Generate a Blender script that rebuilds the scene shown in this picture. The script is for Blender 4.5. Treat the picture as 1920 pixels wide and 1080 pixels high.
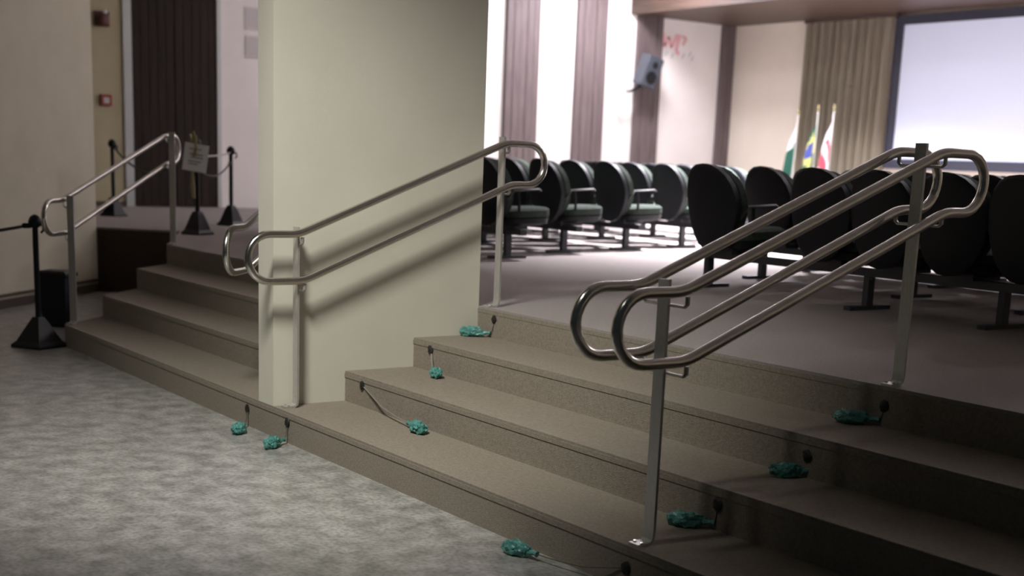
import bpy, bmesh, math, random
from mathutils import Vector, Matrix, noise
random.seed(7)
PI = math.pi
S = bpy.context.scene
for o in list(bpy.data.objects): bpy.data.objects.remove(o, do_unlink=True)
COL = S.collection

# ------------------------------------------------------------------ camera
F_PX, PY_PX = 2516.3326, 850.0
YAW, PIT, ROL = -0.9545, 0.2148, -0.0391
CAM = Vector((2.2957, -3.1001, 1.5348))
f0 = Vector((math.sin(YAW)*math.cos(PIT), math.cos(YAW)*math.cos(PIT), -math.sin(PIT)))
r0 = Vector((math.cos(YAW), -math.sin(YAW), 0)); d0 = f0.cross(r0)
rr = r0*math.cos(ROL) + d0*math.sin(ROL); dd = -r0*math.sin(ROL) + d0*math.cos(ROL)
cam_data = bpy.data.cameras.new('camera')
cam_data.sensor_width = 36; cam_data.lens = F_PX/1920*36
cam_data.shift_y = (PY_PX-540)/1920
cam_data.clip_start = .05; cam_data.clip_end = 200
cam_data.dof.use_dof = True; cam_data.dof.focus_distance = 6.2; cam_data.dof.aperture_fstop = 2.0
cam = bpy.data.objects.new('camera', cam_data); COL.objects.link(cam)
up = -dd; back = -f0
cam.matrix_world = Matrix(((rr.x, up.x, back.x, CAM.x), (rr.y, up.y, back.y, CAM.y), (rr.z, up.z, back.z, CAM.z), (0, 0, 0, 1)))
S.camera = cam

# ------------------------------------------------------------------ world, exposure, lobby light
W = bpy.data.worlds.new('world'); S.world = W; W.use_nodes = True
W.node_tree.nodes['Background'].inputs[0].default_value = (.80, .90, 1.0, 1)
W.node_tree.nodes['Background'].inputs[1].default_value = 0.018
S.view_settings.view_transform = 'Standard'; S.view_settings.look = 'None'
S.view_settings.gamma = 1; S.view_settings.exposure = 0.0; S.view_settings.use_curve_mapping = False

HALL_Z = 4.9                    # main hall ceiling
SOFFIT_Z, SOFFIT_Y = 4.13, 12.7  # lowered ceiling over the stage
LAMP_POWER = 420.0
LAMP_COL = (1.0, .945, 1.03)
LAMP_SPOTS = [(x, y, w) for x, ws in ((-15.3, (.01, .18, .46)), (-12.2, (.12, .06, 1.5)), (-8.8, (2.4, .15, 1.9)), (-4.6, (.12, .15, .45))) for y, w in zip((8.2, 10.6, 11.7), ws)]
LOBBY_SPOT = dict(loc=(-1.9, -2.2, 4.6), aim=(-3.75, -.05, .7), power=1150, size=math.radians(63), blend=1.0)

# ------------------------------------------------------------------ materials
def rgb(r, g, b):
    f = lambda c: ((c/255+.055)/1.055)**2.4 if c/255 > .04045 else c/255/12.92
    return (f(r), f(g), f(b), 1)
MATS = {}
def mat(name, col, rough=.6, metal=0, col2=None, scale=20, detail=4, bump=0, bscale=None, stretch=(1, 1, 1), spec=.5, emit=0, lo=.35, hi=.65, transl=0, coat=0):
    if name in MATS: return MATS[name]
    m = bpy.data.materials.new(name); m.use_nodes = True
    nt = m.node_tree; b = nt.nodes['Principled BSDF']
    b.inputs['Roughness'].default_value = rough; b.inputs['Metallic'].default_value = metal
    b.inputs['Specular IOR Level'].default_value = spec
    b.inputs['Base Color'].default_value = (*col[:3], 1)
    b.inputs['Coat Weight'].default_value = coat
    tc = nt.nodes.new('ShaderNodeTexCoord'); mp = nt.nodes.new('ShaderNodeMapping')
    mp.inputs['Scale'].default_value = stretch
    nt.links.new(tc.outputs['Object'], mp.inputs['Vector'])
    if col2 is not None:
        n = nt.nodes.new('ShaderNodeTexNoise'); n.inputs['Scale'].default_value = scale; n.inputs['Detail'].default_value = detail
        cr = nt.nodes.new('ShaderNodeValToRGB')
        cr.color_ramp.elements[0].position = lo; cr.color_ramp.elements[0].color = (*col[:3], 1)
        cr.color_ramp.elements[1].position = hi; cr.color_ramp.elements[1].color = (*col2[:3], 1)
        nt.links.new(mp.outputs['Vector'], n.inputs['Vector']); nt.links.new(n.outputs['Fac'], cr.inputs['Fac'])
        nt.links.new(cr.outputs['Color'], b.inputs['Base Color'])
    if bump:
        n2 = nt.nodes.new('ShaderNodeTexNoise'); n2.inputs['Scale'].default_value = bscale or scale; n2.inputs['Detail'].default_value = 3
        bp = nt.nodes.new('ShaderNodeBump'); bp.inputs['Strength'].default_value = bump; bp.inputs['Distance'].default_value = .004
        nt.links.new(mp.outputs['Vector'], n2.inputs['Vector']); nt.links.new(n2.outputs['Fac'], bp.inputs['Height'])
        nt.links.new(bp.outputs['Normal'], b.inputs['Normal'])
    if emit:
        b.inputs['Emission Color'].default_value = (*col[:3], 1); b.inputs['Emission Strength'].default_value = emit
    if transl: b.inputs['Transmission Weight'].default_value = transl
    MATS[name] = m; return m

M_WALL = mat('cream paint', (.60, .56, .43), .75, col2=(.64, .60, .47), scale=3, bump=.15, bscale=160)
M_PILLAR = mat('cream pillar paint', (.60, .578, .49), .7, col2=(.63, .605, .52), scale=2.5, bump=.15, bscale=160)
M_WHITE = mat('white wall paint', (.80, .77, .74), .7, col2=(.83, .80, .77), scale=2, bump=.1, bscale=120)
M_CREAM = mat('pale stage wall paint', (.74, .68, .58), .75, col2=(.77, .71, .61), scale=2)
M_CARPET = mat('brown carpet', (.225, .196, .158), .95, col2=(.30, .265, .217), scale=75, detail=6, bump=.9, bscale=240, spec=.15, lo=.3, hi=.7)
M_HALLCARPET = mat('hall carpet', (.27, .245, .235), .95, col2=(.34, .31, .295), scale=75, detail=6, bump=.7, bscale=240, spec=.15, lo=.3, hi=.7)
M_STEEL = mat('brushed steel', (.60, .58, .54), .21, metal=1, col2=(.66, .64, .60), scale=40, stretch=(1, 1, 8))
M_POST = mat('satin steel bar', (.50, .49, .46), .38, metal=.6, col2=(.57, .56, .53), scale=30, stretch=(6, 6, 1))
M_BROWN = mat('brown wood board', (.105, .080, .082), .55, col2=(.15, .118, .118), scale=6, detail=6, stretch=(6, 6, .35), bump=.15, bscale=30)
M_DOOR = mat('dark stained door', (.020, .014, .011), .6, col2=(.034, .024, .018), scale=5, detail=6, stretch=(7, 7, .3), spec=.2)
M_SOFFIT = mat('reddish wood soffit', (.050, .031, .023), .5, col2=(.085, .052, .037), scale=3, detail=6, stretch=(.5, 8, 8))
M_CURTAIN = mat('beige curtain', (.36, .32, .245), .9, col2=(.43, .385, .30), scale=4, stretch=(3, 3, .3), spec=.1)
M_BLACKFRAME = mat('dark blue frame', (.022, .024, .04), .5)
M_SCREEN = mat('matte screen', (.62, .69, .83), .9, spec=.1)
M_FABRIC = mat('dark green fabric', (.042, .056, .046), .9, col2=(.064, .082, .066), scale=60, bump=.4, bscale=200, spec=.15)
M_SHELL = mat('black seat shell', (.012, .014, .017), .55, spec=.3)
M_ARM = mat('grey armrest', (.05, .05, .048), .6)
M_BEAM = mat('dark seat beam', (.035, .036, .045), .45)
M_BLACK = mat('black plastic', (.008, .008, .010), .5, spec=.3)
M_NAVY = mat('navy plastic', (.010, .011, .022), .55, spec=.3)
M_PAPER = mat('white paper', (.86, .88, .90), .8)
M_INK = mat('grey ink', (.30, .31, .33), .8)
M_NOTICE = mat('pale notice', (.60, .56, .55), .8)
M_ROPE = mat('dark rope', (.05, .045, .035), .8, col2=(.09, .08, .06), scale=200)
M_ROPEW = mat('pale rope', (.42, .41, .38), .7, col2=(.5, .48, .44), scale=150)
M_GOLD = mat('olive gold cord', (.19, .16, .07), .7, col2=(.28, .24, .11), scale=120)
M_TEAL = mat('teal rubber', (.055, .21, .19), .4, col2=(.10, .31, .275), scale=40, bump=.6, bscale=70, spec=.6)
M_TAPE = mat('clear tape', (.20, .19, .165), .5, spec=.4)
M_KNOB = mat('black tape', (.012, .011, .010), .6)
M_RED = mat('red enamel', (.30, .05, .035), .4)
M_MAROON = mat('maroon enamel', (.10, .030, .022), .45)
M_REDPRINT = mat('glare-paled red print', (.85, .48, .51), .7)  # red paled in the colour itself, standing in for wash-out by strong light
M_GREYPRINT = mat('grey print', (.50, .50, .50), .7)
M_SPK = mat('grey blue cabinet', (.05, .058, .075), .5)
M_METALFRAME = mat('pale metal frame', (.50, .52, .52), .45, metal=.4)
M_BASE = mat('brown baseboard', (.075, .060, .042), .6)
M_CEIL = mat('white ceiling', (.70, .68, .66), .85)
M_GREEN = mat('flag green', (.03, .14, .095), .8)
M_YELLOW = mat('flag yellow', (.62, .60, .22), .8)
M_BLUE = mat('flag blue', (.09, .12, .42), .8)
M_FRED = mat('flag red', (.55, .10, .14), .8)
M_FWHITE = mat('flag white', (.78, .76, .80), .8)
M_LAMP = mat('lamp diffuser', (1, .97, .96), .5, emit=3)

def granite():
    m = bpy.data.materials.new('granite'); m.use_nodes = True; nt = m.node_tree; b = nt.nodes['Principled BSDF']
    tc = nt.nodes.new('ShaderNodeTexCoord')
    def noi(scale, detail, lo, hi, c0, c1):
        n = nt.nodes.new('ShaderNodeTexNoise'); n.inputs['Scale'].default_value = scale; n.inputs['Detail'].default_value = detail
        cr = nt.nodes.new('ShaderNodeValToRGB'); e = cr.color_ramp.elements
        e[0].position = lo; e[0].color = (*c0, 1); e[1].position = hi; e[1].color = (*c1, 1)
        nt.links.new(tc.outputs['Object'], n.inputs['Vector']); nt.links.new(n.outputs['Fac'], cr.inputs['Fac']); return cr
    a = noi(8, 5, .34, .64, (.235, .237, .222), (.44, .437, .42))
    c = noi(46, 4, .38, .56, (.60, .59, .57), (1, 1, 1))
    mx = nt.nodes.new('ShaderNodeMix'); mx.data_type = 'RGBA'; mx.blend_type = 'MULTIPLY'; mx.inputs[0].default_value = .75
    nt.links.new(a.outputs['Color'], mx.inputs[6]); nt.links.new(c.outputs['Color'], mx.inputs[7])
    nt.links.new(mx.outputs[2], b.inputs['Base Color'])
    b.inputs['Roughness'].default_value = .30; b.inputs['Specular IOR Level'].default_value = .5
    return m
M_GRANITE = granite()

# ------------------------------------------------------------------ mesh helpers
def newbm(): return bmesh.new()
def box(bm, x0, x1, y0, y1, z0, z1, M=None):
    v = [bm.verts.new(p) for p in ((x0, y0, z0), (x1, y0, z0), (x1, y1, z0), (x0, y1, z0), (x0, y0, z1), (x1, y0, z1), (x1, y1, z1), (x0, y1, z1))]
    for q in ((0, 3, 2, 1), (4, 5, 6, 7), (0, 1, 5, 4), (1, 2, 6, 5), (2, 3, 7, 6), (3, 0, 4, 7)): bm.faces.new([v[i] for i in q])
    if M: bmesh.ops.transform(bm, matrix=M, verts=v)
    return v
def prism(bm, poly, z0, z1):                     # plan polygon, counter-clockwise
    a = [bm.verts.new((p[0], p[1], z0)) for p in poly]; b = [bm.verts.new((p[0], p[1], z1)) for p in poly]
    n = len(poly)
    bm.faces.new(a[::-1]); bm.faces.new(b)
    for i in range(n): bm.faces.new((a[i], a[(i+1) % n], b[(i+1) % n], b[i]))
    return a+b
def tube(bm, pts, r, seg=10, closed=False, cap=True, flat=None):
    pts = [Vector(p) for p in pts]; n = len(pts); rings = []
    prev = None
    for i, p in enumerate(pts):
        if closed: t = (pts[(i+1) % n]-pts[i-1])
        else: t = pts[min(i+1, n-1)]-pts[max(i-1, 0)]
        t.normalize()
        if prev is None:
            ref = Vector((0, 0, 1)) if abs(t.z) < .9 else Vector((1, 0, 0))
            u = ref.cross(t).normalized()
        else:
            u = (prev - t*prev.dot(t)).normalized()
        prev = u; w = t.cross(u)
        ri = r[i] if isinstance(r, (list, tuple)) else r
        rings.append([bm.verts.new(p + (u*math.cos(2*PI*k/seg)*(flat[0] if flat else 1) + w*math.sin(2*PI*k/seg)*(flat[1] if flat else 1))*ri) for k in range(seg)])
    m = n if closed else n-1
    for i in range(m):
        A, B = rings[i], rings[(i+1) % n]
        for k in range(seg): bm.faces.new((A[k], A[(k+1) % seg], B[(k+1) % seg], B[k]))
    if cap and not closed: bm.faces.new(rings[0][::-1]); bm.faces.new(rings[-1])
def lathe(bm, prof, seg=20, c=(0, 0, 0)):
    rings = []
    for r_, z in prof: rings.append([bm.verts.new((c[0]+r_*math.cos(2*PI*k/seg), c[1]+r_*math.sin(2*PI*k/seg), c[2]+z)) for k in range(seg)])
    for A, B in zip(rings, rings[1:]):
        for k in range(seg): bm.faces.new((A[k], A[(k+1) % seg], B[(k+1) % seg], B[k]))
    bm.faces.new(rings[0][::-1]); bm.faces.new(rings[-1])
def loft(bm, rings, cap=True, closed=True):
    R = [[bm.verts.new(p) for p in ring] for ring in rings]; n = len(R[0])
    for A, B in zip(R, R[1:]):
        for k in range(n if closed else n-1): bm.faces.new((A[k], A[(k+1) % n], B[(k+1) % n], B[k]))
    if cap: bm.faces.new(R[0][::-1]); bm.faces.new(R[-1])
def bevel(bm, w, seg=2, ang=30):
    es = [e for e in bm.edges if len(e.link_faces) == 2 and e.calc_face_angle(0) > math.radians(ang)]
    bmesh.ops.bevel(bm, geom=es, offset=w, segments=seg, affect='EDGES', profile=.6)
def obj(name, bm, m, parent=None, smooth=False, loc=None):
    bmesh.ops.recalc_face_normals(bm, faces=bm.faces)
    me = bpy.data.meshes.new(name); bm.to_mesh(me); bm.free(); me.materials.append(m)
    if smooth:
        for p in me.polygons: p.use_smooth = True
        me.set_sharp_from_angle(angle=math.radians(42))
    o = bpy.data.objects.new(name, me); COL.objects.link(o)
    if parent: o.parent = parent
    if loc: o.location = loc
    return o
def tag(o, label, cat, group=None):
    o['label'] = label; o['category'] = cat
    if group: o['group'] = group
    return o
def thing(name, label, cat, loc=(0, 0, 0), rz=0, group=None):
    o = bpy.data.objects.new(name, None); COL.objects.link(o); o.empty_display_size = .1
    o.location = loc; o.rotation_euler = (0, 0, rz); return tag(o, label, cat, group)
def struct(name, bm, m, label=None, parent=None, smooth=False):
    o = obj(name, bm, m, parent, smooth)
    if not parent:
        o['kind'] = 'structure'
        if label: o['label'] = label
    return o
def copy_tree(o, parent=None):
    c = o.copy(); COL.objects.link(c); c.parent = parent
    for ch in o.children: copy_tree(ch, c)
    return c
def one(f, *a, **k):
    bm = newbm(); f(bm, *a, **k); return bm

# ------------------------------------------------------------------ large structure
H, T = .17, .4446
LAND = 4*H
PX = -4.366                       # right face of the pillar
DIAG = -8.10                      # left end of the stairs: x + y = DIAG
XR = 4.2                          # right end of everything
WALLX, STAGE_Y = -16.9, 15.2

bm = newbm(); prism(bm, [(-13.5, -9.5), (8, -9.5), (8, .02), (DIAG, .02), (-11.3, 2.6), (-13.5, .4)], -.12, 0)
struct('floor', bm, M_GRANITE, 'grey mottled granite floor of the lobby')
land_poly = [(XR, 3*T), (XR, STAGE_Y), (WALLX, STAGE_Y), (WALLX, -.2), (-13.7, -.2), (-12.05, 1.50), (-11.35, 2.2), (-9.44, 3*T)]
bm = newbm(); prism(bm, land_poly, 0, LAND); bevel(bm, .012, 2)
struct('floor', bm, M_HALLCARPET, 'greyish carpet of the upper hall')

stairs = thing('staircase', 'wide four-riser staircase in brown carpet running behind and beside the cream pillar', 'stairs', (-2, 0, 0))
for k in range(3):
    y0, y1, z = k*T, (k+1)*T, (k+1)*H
    bm = newbm(); prism(bm, [(XR, y0), (XR, y1+.01), (DIAG-y1, y1+.01), (DIAG-y0, y0)], 0 if k == 0 else z-H-.02, z)
    bevel(bm, .014, 3)
    o = obj('step', bm, M_CARPET, stairs, True); o.location = (2, 0, 0)
    bm = newbm(); box(bm, DIAG-y0+.01, XR-.01, y0-.004, y0+.02, z-.034, z-.012); bevel(bm, .004, 1)
    obj('nosing', bm, M_CARPET, o)
bm = newbm(); box(bm, -9.44, XR-.01, 3*T-.006, 3*T+.02, LAND-.034, LAND-.012); bevel(bm, .004, 1)
n_ = obj('nosing', bm, M_CARPET, stairs); n_.location = (2, 0, 0)
bm = newbm(); box(bm, -9.45, XR-.01, 3*T-.004, 3*T-.0005, 3*H-.01, LAND-.034)
n_ = obj('riser', bm, M_CARPET, stairs); n_.location = (2, 0, 0)
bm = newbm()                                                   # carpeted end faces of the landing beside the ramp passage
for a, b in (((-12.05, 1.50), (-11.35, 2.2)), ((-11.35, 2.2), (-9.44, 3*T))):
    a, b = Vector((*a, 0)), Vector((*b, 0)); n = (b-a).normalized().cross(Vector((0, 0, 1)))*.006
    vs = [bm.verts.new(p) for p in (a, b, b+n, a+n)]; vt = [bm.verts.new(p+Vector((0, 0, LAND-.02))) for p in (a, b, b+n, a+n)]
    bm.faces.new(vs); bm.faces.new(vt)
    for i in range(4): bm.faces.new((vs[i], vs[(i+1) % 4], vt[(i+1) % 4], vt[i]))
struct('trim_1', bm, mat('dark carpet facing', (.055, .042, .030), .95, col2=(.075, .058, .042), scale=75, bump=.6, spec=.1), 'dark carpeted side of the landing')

# pillar between the two flights: stepped foot, slanted left face
bm = newbm(); PL = -4.55
for k in range(3):
    y0, y1 = k*T + (.004 if k == 0 else 0), (k+1)*T
    prism(bm, [(PX, y0), (PX, y1), (PL-y1, y1), (PL-y0, y0)], (k+1)*H, HALL_Z)
bmesh.ops.remove_doubles(bm, verts=bm.verts, dist=1e-5)
struct('wall_middle', bm, M_PILLAR, 'cream painted pillar wall with a stepped foot standing on the stairs')

# slanted left wall of the lobby with baseboard
def slab(bm, a, b, th, z0, z1):
    a, b = Vector((*a, 0)), Vector((*b, 0)); n = (b-a).normalized().cross(Vector((0, 0, 1)))*th
    prism(bm, [tuple(p[:2]) for p in (a, b, b-n, a-n)], z0, z1)
bm = newbm(); slab(bm, (-5.6, -4.87), (-12.0, 1.53), .25, 0, HALL_Z)
struct('wall_left', bm, M_WALL, 'dim cream lobby wall at the left')
bm = newbm(); slab(bm, (-5.6, -4.87), (-11.98, 1.51), -.016, .002, .085); bevel(bm, .005, 1)
struct('baseboard_left', bm, M_BASE)
bm = newbm(); slab(bm, (-5.6, -4.87), (-11.98, 1.51), -.022, .115, .135); bevel(bm, .004, 1)
struct('trim_2', bm, M_BASE, 'thin brown conduit strip above the baseboard')
bm = newbm(); slab(bm, (-12.2, 1.28), (-13.7, -.22), .2, 0, HALL_Z)
struct('wall_return', bm, M_WALL)

# far wall, stage wall, right wall, ceilings
bm = newbm(); box(bm, WALLX-.25, WALLX, -.2, STAGE_Y+.25, 0, HALL_Z)
struct('wall_far', bm, M_WHITE, 'far white wall with door and brown pilasters')
bm = newbm(); box(bm, WALLX, XR, STAGE_Y, STAGE_Y+.25, 0, HALL_Z)
struct('wall_stage', bm, M_CREAM, 'pale wall behind the stage')
bm = newbm(); box(bm, XR, XR+.2, 1.2, STAGE_Y+.25, 0, HALL_Z)
struct('wall_right', bm, M_WALL)
bm = newbm(); box(bm, WALLX-.25, XR+.2, -.6, STAGE_Y+.25, HALL_Z, HALL_Z+.15)
struct('ceiling', bm, M_CEIL, 'high ceiling of the hall')
bm = newbm(); box(bm, WALLX, XR, SOFFIT_Y, STAGE_Y, SOFFIT_Z, HALL_Z)
struct('ceiling', bm, M_SOFFIT, 'lowered wooden ceiling over the stage')
bm = newbm(); box(bm, WALLX+.002, WALLX+.05, -.19, 3.52, LAND, LAND+.07)
struct('baseboard_far', bm, M_BASE)

# yellowish wall strip beside the door
bm = newbm(); box(bm, WALLX+.001, WALLX+.03, -.2, 3.56, LAND+.07, HALL_Z-.01)
struct('wall_strip', bm, mat('ochre paint', (.50, .45, .29), .7, col2=(.54, .49, .33), scale=3), 'ochre cream strip of wall left of the dark door')
# tall dark door in the far wall
bm = newbm()
for a, b in ((3.54, 3.66), (4.925, 4.985)): box(bm, WALLX+.001, WALLX+.07, a, b, LAND, 4.25)
box(bm, WALLX+.001, WALLX+.07, 3.66, 4.925, 4.18, 4.25)
dr = struct('door_1', bm, M_METALFRAME, 'tall dark brown double door with pale frame')
for a, b in ((3.665, 4.285), (4.295, 4.92)):
    lf = obj('door_leaf', one(box, WALLX+.002, WALLX+.045, a, b, LAND+.01, 4.17), M_DOOR, dr)
    n = 5; w = (b-a)/n
    for i in range(n):
        bm = newbm(); box(bm, WALLX+.045, WALLX+.053, a+i*w+.006, a+(i+1)*w-.006, LAND+.02, 4.16); bevel(bm, .003, 1); obj('board', bm, M_DOOR, lf)

# brown pilasters of vertical boards on the far wall
for i, (a, b) in enumerate(((10.02, 10.70), (11.49, 12.14), (12.84, 13.41), (14.88, 15.19))):
    top = HALL_Z if a < 12.6 else SOFFIT_Z
    tr = struct('trim_%d' % (i+3), one(box, WALLX+.001, WALLX+.05, a, b, LAND, top), M_BROWN, 'brown board pilaster on the far wall')
    n = max(2, round((b-a)/.135)); w = (b-a)/n
    for k in range(n):
        bm = newbm(); box(bm, WALLX+.05, WALLX+.072+.006*(k % 2), a+k*w+.005, a+(k+1)*w-.005, LAND, top-.001); bevel(bm, .004, 1); obj('board', bm, M_BROWN, tr)

# ------------------------------------------------------------------ ceiling lamps of the hall
ORD = ['first', 'second', 'third', 'fourth', 'fifth', 'sixth', 'seventh', 'eighth', 'ninth', 'tenth', 'eleventh', 'twelfth']
def ceiling_lamp(x, y, w, z, label, grp, r=.35):
    t = thing('ceiling_light', label, 'lamp', (x, y, z), 0, grp)
    bm = newbm(); lathe(bm, [(r+.05, -.001), (r+.05, -.03), (r+.01, -.045), (r, -.03), (r, -.005)], 24); obj('lamp_ring', bm, M_METALFRAME, t, True)
    bm = newbm(); lathe(bm, [(r-.004, -.006), (r-.004, -.028)], 24); obj('diffuser', bm, M_LAMP, t)
    ld = bpy.data.lights.new('hall lamp', 'AREA'); ld.shape = 'DISK'; ld.size = r*2; ld.energy = LAMP_POWER*w; ld.color = LAMP_COL; ld.spread = math.radians(180 if x < -15 or x > -6 else 112)
    lo = bpy.data.objects.new('lamp_bulb', ld); COL.objects.link(lo); lo.parent = t; lo.location = (0, 0, -.05)
xs = sorted({a[0] for a in LAMP_SPOTS}); ys = sorted({a[1] for a in LAMP_SPOTS})
for x, y, w in LAMP_SPOTS:
    ceiling_lamp(x, y, w, HALL_Z, 'round white hall ceiling lamp, %s row from the stairs, %s from the far wall' % (ORD[ys.index(y)], ORD[xs.index(x)]), 'round lamps in the hall ceiling')
# spotlight of the lobby ceiling
t = thing('lobby_spotlight', 'white can spotlight above the lobby aimed at the cream pillar', 'lamp', LOBBY_SPOT['loc'])
bm = newbm(); lathe(bm, [(.05, .0), (.07, .02), (.07, .16), (.02, .18), (.02, .5)], 20); obj('lamp_can', bm, M_METALFRAME, t, True)
ld = bpy.data.lights.new('lobby spot', 'SPOT'); ld.energy = LOBBY_SPOT['power']; ld.spot_size = LOBBY_SPOT['size']; ld.spot_blend = LOBBY_SPOT['blend']
ld.shadow_soft_size = .5; ld.color = (1, .975, .90)
lo = bpy.data.objects.new('lamp_bulb', ld); COL.objects.link(lo); lo.parent = t; lo.location = (0, 0, -.02)
lo.rotation_euler = (Vector(LOBBY_SPOT['aim'])-Vector(LOBBY_SPOT['loc'])).to_track_quat('-Z', 'Y').to_euler()

# ------------------------------------------------------------------ handrails
TR = .0205
def arc(c, r, a0, a1, n): return [(c[0]+r*math.cos(a0+(a1-a0)*i/n), c[1]+r*math.sin(a0+(a1-a0)*i/n)) for i in range(n+1)]
def soften(pts, rad=.05, n=4):
    out = []
    for i in range(len(pts)):
        p = Vector(pts[i]); a = Vector(pts[i-1]); b = Vector(pts[(i+1) % len(pts)])
        u, v = (a-p), (b-p); ang = u.angle(v)
        if ang > math.radians(172) or min(u.length, v.length) < rad*1.2: out.append(tuple(p)); continue
        A, B = p+u.normalized()*rad, p+v.normalized()*rad
        for k in range(n+1):
            q = k/n; out.append(tuple(A*(1-q)**2+p*2*q*(1-q)+B*q*q))
    return out
def loop_path(s0, s1):
    ru, rl = (1.630-1.396)/2, (1.110-.863)/2
    pts = [(s0, 1.110), (s1, 1.630)]
    pts += arc((s1+.16, 1.513), ru, PI/2, -PI/2, 12)
    pts += [(s1+.05, 1.396), (s0+.03, .863)]
    pts += arc((s0-.165, .9865), rl, -PI/2, -3*PI/2, 12)
    return soften(pts)
def handrail(name, label, origin, direc, s0, s1, offs, post_off=0.0, post_shift=0.0):
    t = thing(name, label, 'handrail', (origin[0], origin[1], 0), 0)
    d = Vector((*direc, 0)).normalized(); n = Vector((d.y, -d.x, 0))     # n points to the right-hand side
    path = loop_path(s0, s1)
    for o_ in offs:
        bm = newbm(); tube(bm, [d*s+n*o_+Vector((0, 0, z)) for s, z in path], TR, 14, closed=True); obj('rail_tube', bm, M_STEEL, t, True)
    for s, zb, zt in ((s0+.015+post_shift, H, 1.110+post_shift*.28), (s1+.01, LAND, 1.630)):
        c = d*s+n*post_off
        w, th = .028, .006
        top = zt+.035
        # flat bar with a foot tab bent towards the lobby
        prof = [(-.075, .004), (-.02, .006), (-.004, .018), (0, .05), (0, top-zb)]
        bm = newbm(); rings = []
        for i, (q, z) in enumerate(prof):
            a = Vector(prof[max(i-1, 0)]); b = Vector(prof[min(i+1, len(prof)-1)]); tg = (b-a).normalized(); no = Vector((-tg.y, tg.x))*th
            base = c + d*q + Vector((0, 0, zb+z)); off = d*no.x+Vector((0, 0, no.y))
            rings.append([base-n*w+off, base+n*w+off, base+n*w-off, base-n*w-off])
        loft(bm, rings); bevel(bm, .0015, 1)
        p = obj('post', bm, M_POST, t)
        for e in (-1, 1):
            bm = newbm(); tube(bm, [c-d*.052+n*e*.02+Vector((0, 0, zb+.004)), c-d*.052+n*e*.02+Vector((0, 0, zb+.015))], .007, 8)
            obj('bolt', bm, M_STEEL, p, True)
        for zz, sh in ((zt, 0), (zt-(.247 if zb < .3 else .234), .03)):
            for o_ in offs:
                e = 1 if o_ > post_off else -1
                cs = c + d*(sh*.5+.008)
                q0 = cs + n*(post_off-post_off) + Vector((0, 0, zz-.055))
                q1 = cs + n*((o_-post_off)-e*.012) + Vector((0, 0, zz-.055))
                q2 = cs + n*(o_-post_off) + Vector((0, 0, zz-.045)); q3 = cs + n*(o_-post_off)+Vector((0, 0, zz-TR*.8))
                bm = newbm(); tube(bm, [q0, q1, q2, q3], .011, 8, flat=(1, .55)); obj('bracket', bm, M_POST, t, True)
    return t
S2 = math.sqrt(2)
handrail('handrail', 'double steel handrail standing free in the middle of the right-hand steps', (-1.31, 0), (0, 1), .075, 1.405, (.115, -.115))
handrail('handrail', 'single steel handrail in front of the cream pillar face', (-4.295, 0), (0, 1), .09, 1.405, (.055,), 0)
handrail('handrail', 'steel handrail at the far left end of the steps beside the black bin', (-8.05, 0), (-1, 1), .10, 1.96, (-.055,), 0)
handrail('handrail', 'steel handrail hidden behind the pillar, only its lower loop showing', (-4.77, 0), (-1, 1), .13, 1.99, (-.03,), .02, .24)

# ------------------------------------------------------------------ auditorium chairs
def chair_proto():
    t = bpy.data.objects.new('auditorium_chair', None); COL.objects.link(t)
    # back shell: rounded tall outline, facing +Y, tilted back
    def outline(zc, w, hgt, n=24, pw=2.3):
        pts = []
        for k in range(n):
            a = 2*PI*k/n; c, s = math.cos(a), math.sin(a)
            x = w*math.copysign(abs(c)**(2/pw), c); z = zc+hgt*math.copysign(abs(s)**(2/pw), s)
            x *= 1.0-.16*max(0, -(z-zc)/hgt)
            pts.append((x, z))
        return pts
    def slabmesh(y0, y1, w, zc, hg, bulge, tilt, m, name, par):
        bm = newbm(); rings = []
        for f, s in ((0, .90), (.18, 1), (.82, 1), (1, .88)):
            y = y0+(y1-y0)*f
            rings.append([(x*s, y-(z-.42)*tilt + bulge*(1-(x/w)**2), zc+(z-zc)*(1-(1-s)*.6)) for x, z in outline(zc, w, hg)])
        loft(bm, rings); return obj(name, bm, m, par, True)
    slabmesh(-.055, .015, .250, .585, .300, -.058, .20, M_SHELL, 'back_shell', t)
    slabmesh(.012, .095, .238, .60, .270, -.048, .20, M_FABRIC, 'back_cushion', t)
    bm = newbm(); rings = []
    for z, s in ((.375, .92), (.39, 1), (.445, 1), (.462, .9)):
        rings.append([(.235*s*math.copysign(abs(math.cos(a))**.5, math.cos(a)), .27+.235*s*math.copysign(abs(math.sin(a))**.5, math.sin(a)), z-.03*(.5-math.sin(a)*.5)) for a in [2*PI*k/18 for k in range(18)]])
    loft(bm, rings); obj('seat_cushion', bm, M_FABRIC, t, True)
    bm = newbm(); rings = []
    for z, s in ((.305, .75), (.33, .96), (.372, 1.0)):
        rings.append([(.24*s*math.copysign(abs(math.cos(a))**.5, math.cos(a)), .26+.24*s*math.copysign(abs(math.sin(a))**.5, math.sin(a)), z-.02*(.5-math.sin(a)*.5)) for a in [2*PI*k/18 for k in range(18)]])
    loft(bm, rings); obj('seat_pan', bm, M_SHELL, t, True)
    for e in (-1, 1):
        bm = newbm(); tube(bm, [(e*.226, -.02, .52), (e*.226, .06, .60), (e*.226, .32, .615), (e*.226, .34, .60)], .015, 8, flat=(1.1, .7))
        a = obj('armrest', bm, M_ARM, t, True)
        bm = newbm(); tube(bm, [(e*.226, .10, .60), (e*.222, .12, .46), (e*.20, .14, .34)], .014, 6); obj('arm_support', bm, M_SHELL, a, True)
    bm = newbm(); box(bm, -.11, .11, .04, .30, .265, .305); obj('mount_bracket', bm, M_BEAM, t)
    return t
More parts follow.
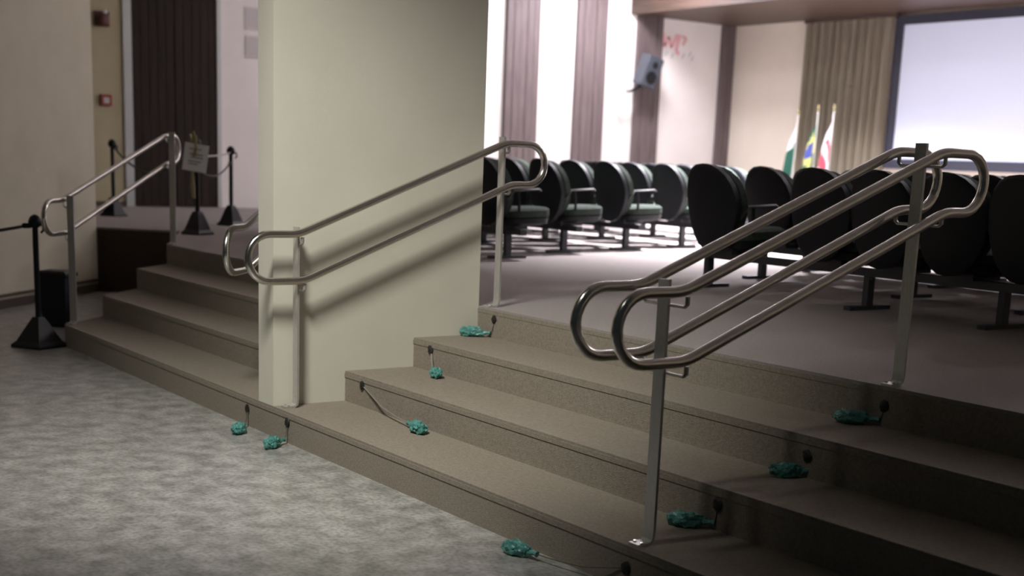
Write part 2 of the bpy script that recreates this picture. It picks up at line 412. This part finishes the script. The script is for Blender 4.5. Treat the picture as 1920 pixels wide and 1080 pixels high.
def beam_unit(x0, x1, y, label, grp, legs):
    t = thing('seat_beam', label, 'seat beam', ((x0+x1)/2, y+.15, LAND), 0, grp)
    L = (x1-x0)/2
    bm = newbm(); box(bm, -L, L, -.035, .035, .215, .265); bevel(bm, .006, 1); obj('beam', bm, M_BEAM, t)
    for lx in legs:
        q = lx-(x0+x1)/2
        bm = newbm(); box(bm, q-.022, q+.022, -.03, .03, .02, .22); l = obj('leg', bm, M_BEAM, t)
        bm = newbm(); box(bm, q-.03, q+.03, -.19, .19, .0, .025); bevel(bm, .008, 1); obj('foot', bm, M_BEAM, l)
PITCH_L, PITCH_R = .56, .505
proto = chair_proto(); first = True
ROWY = [3.62, 4.66, 5.70, 6.75, 7.80, 8.85]
LEFT_END = [-7.62, -8.17, -8.49, -8.80, -9.1, -9.4]
RIGHT_END = [-4.77, -5.25, -5.75, -6.1, -6.4, -6.7]
NL, NR = 7, 8
for k, y in enumerate(ROWY):
    for side in (0, 1):
        ids = []
        for i in range(NL if side == 0 else NR):
            x = LEFT_END[k]-i*PITCH_L if side == 0 else RIGHT_END[k]+i*PITCH_R
            ids.append(x)
            if side == 1 and k == 0 and i == 1: continue          # missing seat
            c = proto if first else copy_tree(proto); first = False
            c.location = (x, y, LAND); c.rotation_euler = (0, 0, 0)
            where = 'far-wall' if side == 0 else 'handrail-side'
            if side == 1 and k == 0 and i == 0: lab = 'dark green chair alone at the aisle end of the front row, beside an empty place'
            else: lab = 'dark green chair, %s row from the stairs, %s block, %s seat from the aisle' % (ORD[k], where, ORD[i])
            tag(c, lab, 'chair', 'hall chairs of the %s block' % where)
        a, b = min(ids)-.26, max(ids)+.26
        legs = [ids[0]+(0.02 if side == 0 else -.23)] + [ids[j]+.26*(-1 if side == 0 else 1) for j in (2, 4, 6)]
        beam_unit(a, b, y, 'dark steel beam under the %s row of chairs from the stairs, %s block' % (ORD[k], where), 'beams under the chair rows', legs)

# ------------------------------------------------------------------ stage wall: curtain, screen, flags, wall print, speaker
def pleat(name, x0, x1, y, z0, z1, n, amp, m):
    bm = newbm(); N = n*10; top, bot = [], []
    for i in range(N+1):
        x = x0+(x1-x0)*i/N; ph = 2*PI*n*i/N
        yy = y-amp*(.5+.5*math.sin(ph))-.03*noise.noise(Vector((x*2.1, 0, 0)))
        top.append(bm.verts.new((x, y-.06+(yy-y)*.5, z1))); bot.append(bm.verts.new((x+.012*math.sin(ph*.37), yy-.03, z0)))
    for i in range(N): bm.faces.new((bot[i], bot[i+1], top[i+1], top[i]))
    bmesh.ops.solidify(bm, geom=bm.faces, thickness=.004)
    return obj(name, bm, m, None, True)
cu = pleat('stage_curtain', -14.93, -13.02, STAGE_Y-.05, LAND+.03, SOFFIT_Z-.07, 11, .17, M_CURTAIN)
tag(cu, 'beige pleated curtain hanging left of the projection screen', 'curtain')
tag(obj('curtain_rail', one(box, -14.98, -12.98, STAGE_Y-.16, STAGE_Y-.06, SOFFIT_Z-.07, SOFFIT_Z-.0), M_SOFFIT), 'pale rail holding the beige stage curtain', 'curtain rail')
sc = thing('projection_screen', 'wide bluish white projection screen in a dark frame on the stage wall', 'screen', (-10.7, STAGE_Y-.04, 2.87))
SX0, SX1, SZ0, SZ1 = -2.15, 2.15, -1.07, 1.06
obj('screen_surface', one(box, SX0, SX1, -.03, .03, SZ0, SZ1), M_SCREEN, sc)
for nm, a in (('frame_side', (SX0-.16, SX0, SZ0-.16, SZ1+.14)), ('frame_side', (SX1, SX1+.16, SZ0-.16, SZ1+.14)), ('frame_rail', (SX0, SX1, SZ1, SZ1+.14)), ('frame_rail', (SX0, SX1, SZ0-.16, SZ0))):
    bm = newbm(); box(bm, a[0], a[1], -.06, .035, a[2], a[3]); bevel(bm, .008, 1); obj(nm, bm, M_BLACKFRAME, sc)

def flag(x, y, label, build, h=1.95):
    t = thing('flag_on_pole', label, 'flag', (x, y, LAND), 0)
    bm = newbm(); lathe(bm, [(.16, 0), (.16, .03), (.05, .07), (.03, .12)], 20); obj('base', bm, M_METALFRAME, t, True)
    bm = newbm(); tube(bm, [(0, 0, .05), (.04, 0, h)], .014, 10); obj('pole', bm, M_ROPEW, t, True)
    bm = newbm(); lathe(bm, [(.003, 0), (.02, .02), (.024, .05), (.012, .09), (.002, .12)], 12, (.04, 0, h)); obj('finial', bm, M_GOLD, t, True)
    # draped cloth: folds hang from the pole
    N, Mz = 26, 18
    ht = h-.06; hb = .55
    def P(u, v):
        z = ht+(hb-ht)*v - .30*u*(1-v)
        w = (.05+.21*v**.55)
        x_ = .035-w*u*1.0 + .02*math.sin(u*5+v*2)
        y_ = -.022 - .07*v*math.sin(u*9+v*1.5)
        return (x_, y_, z)
    parts = {}
    for i in range(N):
        for j in range(Mz):
            m = build((i+.5)/N, (j+.5)/Mz); parts.setdefault(m, []).append((i, j))
    cloth = None
    for m, cells in parts.items():
        bm = newbm(); vs = {}
        def vv(i, j):
            if (i, j) not in vs: vs[(i, j)] = bm.verts.new(P(i/N, j/Mz))
            return vs[(i, j)]
        for i, j in cells: bm.faces.new((vv(i, j), vv(i+1, j), vv(i+1, j+1), vv(i, j+1)))
        bmesh.ops.solidify(bm, geom=bm.faces, thickness=.004)
        o = obj('cloth' if cloth is None else 'cloth_field', bm, m, cloth or t, True)
        cloth = cloth or o
def f_green(u, v): return M_FWHITE if v < .34 else M_GREEN
def f_br(u, v):
    du, dv = abs(u-.5), abs(v-.40)
    if (du/.36)**2+(dv/.12)**2 < 1: return M_BLUE
    if du/.70+dv/.27 < 1: return M_YELLOW
    return M_GREEN
def f_red(u, v):
    if v < .25: return M_FWHITE
    return M_FRED if math.sin(v*15+u*9) > -.15 else M_FWHITE
flag(-14.00, 14.0, 'green and white flag hanging limp on the leftmost of three poles', f_green, 1.78)
flag(-13.56, 14.0, 'green flag with yellow diamond and blue disc on the middle pole', f_br, 1.84)
flag(-13.22, 14.0, 'red and white striped flag hanging on the rightmost of three poles', f_red, 1.84)

# red emblem strokes and grey script printed on the white wall panel
t = thing('wall_emblem', 'red emblem with a faint grey script line on the white panel right of the loudspeaker', 'emblem', (WALLX+.004, 13.45, 3.60))
def stroke(pts, w, m, name):
    bm = newbm()
    for a, b in zip(pts, pts[1:]):
        a, b = Vector((0, *a)), Vector((0, *b)); u = (b-a).normalized(); n = Vector((0, -u.z, u.y))*w
        vs = [bm.verts.new(p) for p in (a-n, b-n, b+n, a+n)]; vt = [bm.verts.new(p+Vector((.008, 0, 0))) for p in (a-n, b-n, b+n, a+n)]
        bm.faces.new(vs); bm.faces.new(vt)
        for i in range(4): bm.faces.new((vs[i], vs[(i+1) % 4], vt[(i+1) % 4], vt[i]))
    obj(name, bm, m, t)
stroke([(.02, .28), (.06, .05), (.16, .22), (.22, .04), (.36, .27)], .035, M_REDPRINT, 'red_stroke')
stroke([(.42, .27), (.34, -.02), (.42, -.06)], .035, M_REDPRINT, 'red_stroke')
stroke([(.48, .25), (.58, .22), (.50, .10)], .025, M_REDPRINT, 'red_stroke')
for a in ((.08, -.06), (.24, -.08), (.50, -.07), (.66, -.03), (.72, -.10)):
    stroke([(a[0], a[1]-.06), (a[0]+.05, a[1]+.03)], .010, M_GREYPRINT, 'script_stroke')

t = thing('wall_loudspeaker', 'dark grey-blue loudspeaker on a bracket fixed to the third brown pilaster', 'loudspeaker', (WALLX+.07, 12.95, 3.16), 0)
Mt = Matrix.Translation((.26, -.06, 0)) @ Matrix.Rotation(math.radians(-14), 4, 'X') @ Matrix.Rotation(math.radians(10), 4, 'Y')
bm = newbm(); box(bm, -.13, .13, -.17, .17, -.27, .27, Mt); bevel(bm, .03, 2); cab = obj('cabinet', bm, M_SPK, t)
for z, r_ in ((-.09, .11), (.13, .055)):
    bm = newbm(); lathe(bm, [(r_, 0), (r_, .012), (r_*.8, .016), (r_*.3, .004)], 20)
    bmesh.ops.transform(bm, matrix=Mt @ Matrix.Translation((.131, 0, z)) @ Matrix.Rotation(PI/2, 4, 'Y'), verts=bm.verts); obj('cone', bm, M_BLACK, cab, True)
bm = newbm(); tube(bm, [(.0, .05, -.05), (.12, .0, -.05)], .025, 8); obj('bracket', bm, M_BLACK, t, True)
bm = newbm(); tube(bm, [(.2, -.16, -.24), (.26, -.36, -.33), (.26, -.52, -.38)], [.03, .028, .02], 8); obj('horn_arm', bm, M_BLACK, t, True)
bm = newbm(); lathe(bm, [(.02, 0), (.03, .04), (.07, .10), (.075, .11)], 14); bmesh.ops.transform(bm, matrix=Matrix.Translation((.26, -.48, -.37)) @ Matrix.Rotation(math.radians(60), 4, 'X'), verts=bm.verts); obj('horn', bm, M_GREYPRINT, t, True)

# ------------------------------------------------------------------ far wall fittings
t = thing('alarm_siren', 'maroon alarm siren high on the ochre wall strip', 'siren', (WALLX+.03, 3.25, 3.22))
bm = newbm(); box(bm, 0, .05, -.10, .10, -.10, .10); bevel(bm, .012, 2); obj('back_box', bm, M_MAROON, t)
bm = newbm(); lathe(bm, [(.085, 0), (.085, .06), (.06, .085), (.02, .09)], 18); bmesh.ops.transform(bm, matrix=Matrix.Translation((.05, 0, -.01)) @ Matrix.Rotation(PI/2, 4, 'Y'), verts=bm.verts); obj('horn', bm, M_MAROON, t, True)
bm = newbm(); lathe(bm, [(.03, 0), (.028, .03), (.01, .045)], 12); bmesh.ops.transform(bm, matrix=Matrix.Translation((.06, .03, .09)) @ Matrix.Rotation(PI/2, 4, 'Y'), verts=bm.verts); obj('strobe', bm, M_PAPER, t, True)
t = thing('fire_call_point', 'small red square fire call point with pale centre on the ochre wall strip', 'call point', (WALLX+.03, 3.28, 2.14))
bm = newbm(); box(bm, 0, .05, -.075, .075, -.075, .075); bevel(bm, .01, 2); obj('housing', bm, M_RED, t)
bm = newbm(); box(bm, .05, .056, -.04, .04, -.045, .035); obj('glass_plate', bm, M_NOTICE, t)
for i, (z, w) in enumerate(((3.42, .17), (3.02, .15))):
    t = thing('wall_notice', ['upper', 'lower'][i]+' of two pale grey notices pinned to the white wall right of the door', 'notice', (WALLX+.003, 5.47, z), 0, 'notices right of the door')
    obj('sheet', one(box, 0, .006, -w/2, w/2+.1, -.16, .16), M_NOTICE, t)
    for j in range(5): obj('text_line', one(box, .006, .007, -w/2+.02, w/2+.06, .10-j*.05, .115-j*.05), M_GREYPRINT, t)

# ------------------------------------------------------------------ stanchions, ropes, sign
def stanchion(loc, label, hgt=.90, base=.115, lean=(0, 0)):
    t = thing('rope_stanchion', label, 'stanchion', loc, 0, 'black rope stanchions')
    t.rotation_euler = (lean[0], lean[1], .5)
    bm = newbm(); prof = [(base, 0), (base, .02), (base*.80, .05), (.045, .20), (.03, .23)]
    rings = []
    for r_, z in prof: rings.append([(r_*a*1.0, r_*b*1.0, z) for a, b in ((-1, -1), (1, -1), (1, 1), (-1, 1))])
    loft(bm, rings); bevel(bm, .012, 2); obj('base', bm, M_BLACK, t)
    bm = newbm(); tube(bm, [(0, 0, .2), (0, 0, hgt-.05)], .022, 12); obj('post', bm, M_BLACK, t, True)
    bm = newbm(); lathe(bm, [(.02, 0), (.045, .02), (.05, .05), (.035, .085), (.01, .10)], 14, (0, 0, hgt-.08)); k = obj('knob', bm, M_BLACK, t, True)
    bm = newbm(); tube(bm, [(.04, 0, hgt-.06), (.075, 0, hgt-.05), (.085, 0, hgt-.09), (.06, 0, hgt-.11)], .009, 8); obj('hook', bm, M_BLACK, k, True)
    return t
def sag(a, b, drop, n=16):
    a, b = Vector(a), Vector(b); return [a.lerp(b, i/n)-Vector((0, 0, drop*4*(i/n)*(1-i/n))) for i in range(n+1)]
def rope(a, b, drop, r_, m, label):
    t = thing('barrier_rope', label, 'rope', a); d_ = Vector(b)-Vector(a)
    bm = newbm(); tube(bm, sag((0, 0, 0), d_, drop), r_, 8); obj('cord', bm, m, t, True)
    for e, q in ((0, .03), (1, .97)):
        u = d_.normalized(); c = d_*q; c.z -= drop*4*q*(1-q)
        bm = newbm(); tube(bm, [c-u*.035, c-u*.025, c+u*.025, c+u*.035], [r_*1.1, r_*1.7, r_*1.7, r_*1.1], 10); obj('end_cap', bm, M_BLACK, t, True)
sA, sB, sC, sD = (-14.2, 2.46, LAND), (-10.80, 2.17, LAND), (-12.35, 3.2, LAND), (-8.14, -.185, 0)
stanchion(sA, 'black rope stanchion on the landing against the ochre wall strip', .90)
stanchion(sB, 'black rope stanchion on the landing carrying the white paper sign', .93)
stanchion(sC, 'black rope stanchion on the landing in front of the white wall right of the door', .87)
stanchion(sD, 'black rope stanchion on the lobby floor at the left end of the steps', .98, .145)
up_ = lambda p, z: (p[0], p[1], p[2]+z)
rope(up_(sA, .86), up_(sB, .88), .30, .012, M_ROPE, 'dark rope sagging between the ochre wall stanchion and the sign stanchion')
rope(up_(sB, .78), up_(sC, .82), .02, .010, M_ROPEW, 'pale taut rope from the sign stanchion to the white wall stanchion')
rope(up_(sB, .66), up_(sC, .72), .12, .010, M_ROPE, 'darker slack rope below the pale taut rope by the white wall')
rope(up_(sD, .93), (-8.37, -2.09, .90), .10, .012, M_ROPE, 'dark rope leaving the lobby stanchion to the left')
# white paper sign hung on the stanchion
t = thing('paper_sign', 'white paper sign with grey print hanging on the landing stanchion', 'sign', (sB[0]+.06, sB[1]-.035, LAND+.77))
t.rotation_euler = (0, math.radians(8), math.radians(54))
obj('sheet', one(box, -.12, .12, -.004, .0, -.145, .125), M_PAPER, t)
for j, (a, b, z) in enumerate(((-.07, .05, .065), (-.06, .07, .015), (-.05, .075, -.015), (-.07, .06, -.055), (-.065, .03, -.08))):
    obj('text_line', one(box, a, b, -.0055, -.004, z, z+.012), M_INK, t)
# olive cord bunch tied to the same stanchion
t = thing('gold_cord', 'olive gold cord bunched on top of the sign stanchion with its end hanging below', 'cord', sB)
for j, (dx, dz) in enumerate(((-.05, .10), (.02, .13), (.07, .09))):
    bm = newbm(); tube(bm, [(0, 0, .84), (dx*.4, -.03, .90), (dx, -.04, .88+dz), (dx*1.5, -.05, .80+dz*.6), (dx*.8, -.05, .78)], .014, 8); obj('cord_loop', bm, M_GOLD, t, True)
bm = newbm(); tube(bm, [(.0, -.045, .84), (.0, -.05, .60), (.01, -.05, .48), (.035, -.05, .36)], [.014, .016, .026, .018], 8); obj('cord_tail', bm, M_GOLD, t, True)

# black bin beside the far-left handrail
t = thing('waste_bin', 'tall black waste bin standing between the left wall and the end of the steps', 'bin', (-9.30, .31, 0), math.radians(45))
bm = newbm(); rings = [[(a*w, b*w*.8, z) for a, b in ((-1, -1), (1, -1), (1, 1), (-1, 1))] for w, z in ((.095, 0), (.108, .02), (.12, .42), (.126, .43))]
loft(bm, rings); bevel(bm, .012, 2); body = obj('body', bm, M_NAVY, t)
bm = newbm(); rings = [[(a*w, b*w*.8, z) for a, b in ((-1, -1), (1, -1), (1, 1), (-1, 1))] for w, z in ((.132, .43), (.132, .455), (.11, .475))]
loft(bm, rings); bevel(bm, .008, 2); obj('lid', bm, M_BLACK, t)

# ------------------------------------------------------------------ limp teal balloons taped to the risers
def balloon(label, knob, rest, tape, size, seed):
    k = Vector(knob); e = Vector(rest); t = thing('teal_balloon', label, 'balloon', tuple(e), 0, 'limp teal balloons taped to the steps')
    k = k-e; rnd = random.Random(seed)
    bm = newbm(); bmesh.ops.create_icosphere(bm, subdivisions=2, radius=1)
    for v in bm.verts:
        q = 1+.35*noise.noise(v.co*2+Vector((seed, 0, 0)))
        v.co = Vector((v.co.x*.024*q, v.co.y*.010*q-.006, v.co.z*.026*q))+k
    obj('tape_tab', bm, M_KNOB, t, True)
    # crumpled, flattened skin
    bm = newbm(); bmesh.ops.create_icosphere(bm, subdivisions=4, radius=1)
    d = Vector((k.x, k.y, 0)); d = d.normalized() if d.length > .03 else Vector((0, 1, 0)); n = Vector((-d.y, d.x, 0))
    for v in bm.verts:
        c = v.co.copy(); q = 1+.30*noise.noise(c*2.2+Vector((seed*3.1, 0, 0)))+.14*noise.noise(c*6+Vector((0, seed, 0)))
        taper = 1-.45*max(0, c.x)
        p = d*(c.x*size*q)+n*(c.y*size*.55*q*taper)
        v.co = Vector((p.x, p.y, max(.002, .028+c.z*.030*q + .012*noise.noise(c*7+Vector((seed, seed, 0))))))
    o = obj('skin', bm, M_TEAL, t, True)
    bm = newbm(); nk = d*size*.95; tube(bm, [nk+Vector((0, 0, .025)), nk+d*.03+Vector((0, 0, .03)), nk+d*.045+Vector((0, 0, .028))], [.014, .008, .013], 8); obj('neck', bm, M_TEAL, o, True)
    a = nk+d*.04+Vector((0, 0, .028)); mid = a.lerp(k, .55); mid.z = max(.006, mid.z*.55+.004)
    bm = newbm(); tube(bm, [a, a.lerp(mid, .5)+Vector((0, 0, -.004)), mid, mid.lerp(k, .6), k], (.0045 if tape else .003), 6, flat=(1.3, .6)); obj('string', bm, M_TAPE if tape else M_ROPE, t, True)
y = [0, T, 2*T, 3*T]
B = [('limp teal balloon on the lobby floor just left of the pillar foot', (-4.69, 0, .10), (-4.52, -.13, 0), 0, .075),
     ('limp teal balloon on the lobby floor just right of the pillar foot', (-4.17, 0, .115), (-4.10, -.125, 0), 0, .065),
     ('teal balloon on the lowest tread at the end of a long clear tape', (-4.16, y[1], .29), (-3.42, y[1]-.09, H), 1, .075),
     ('teal balloon on the second tread below the stepped pillar edge, on a short clear tape', (-4.17, y[2], .465), (-3.97, y[2]-.09, 2*H), 1, .062),
     ('teal balloon on the third tread at the back corner of the pillar', (-4.19, y[3], .62), (-4.30, y[3]-.09, 3*H), 0, .075),
     ('teal balloon on the lobby floor at the bottom of the picture, trailing a teal string', (-1.32, 0, .085), (-1.88, -.10, 0), 0, .07),
     ('teal balloon on the lowest tread beneath the double handrail', (-1.325, y[1], .275), (-1.43, y[1]-.07, H), 0, .075),
     ('teal balloon on the second tread behind the double handrail', (-1.295, y[2], .43), (-1.34, y[2]-.07, 2*H), 0, .066),
     ('teal balloon on the third tread below the upper post of the double handrail', (-1.30, y[3], .60), (-1.41, y[3]-.07, 3*H), 0, .07)]
for i, b in enumerate(B): balloon(*b, i+1)
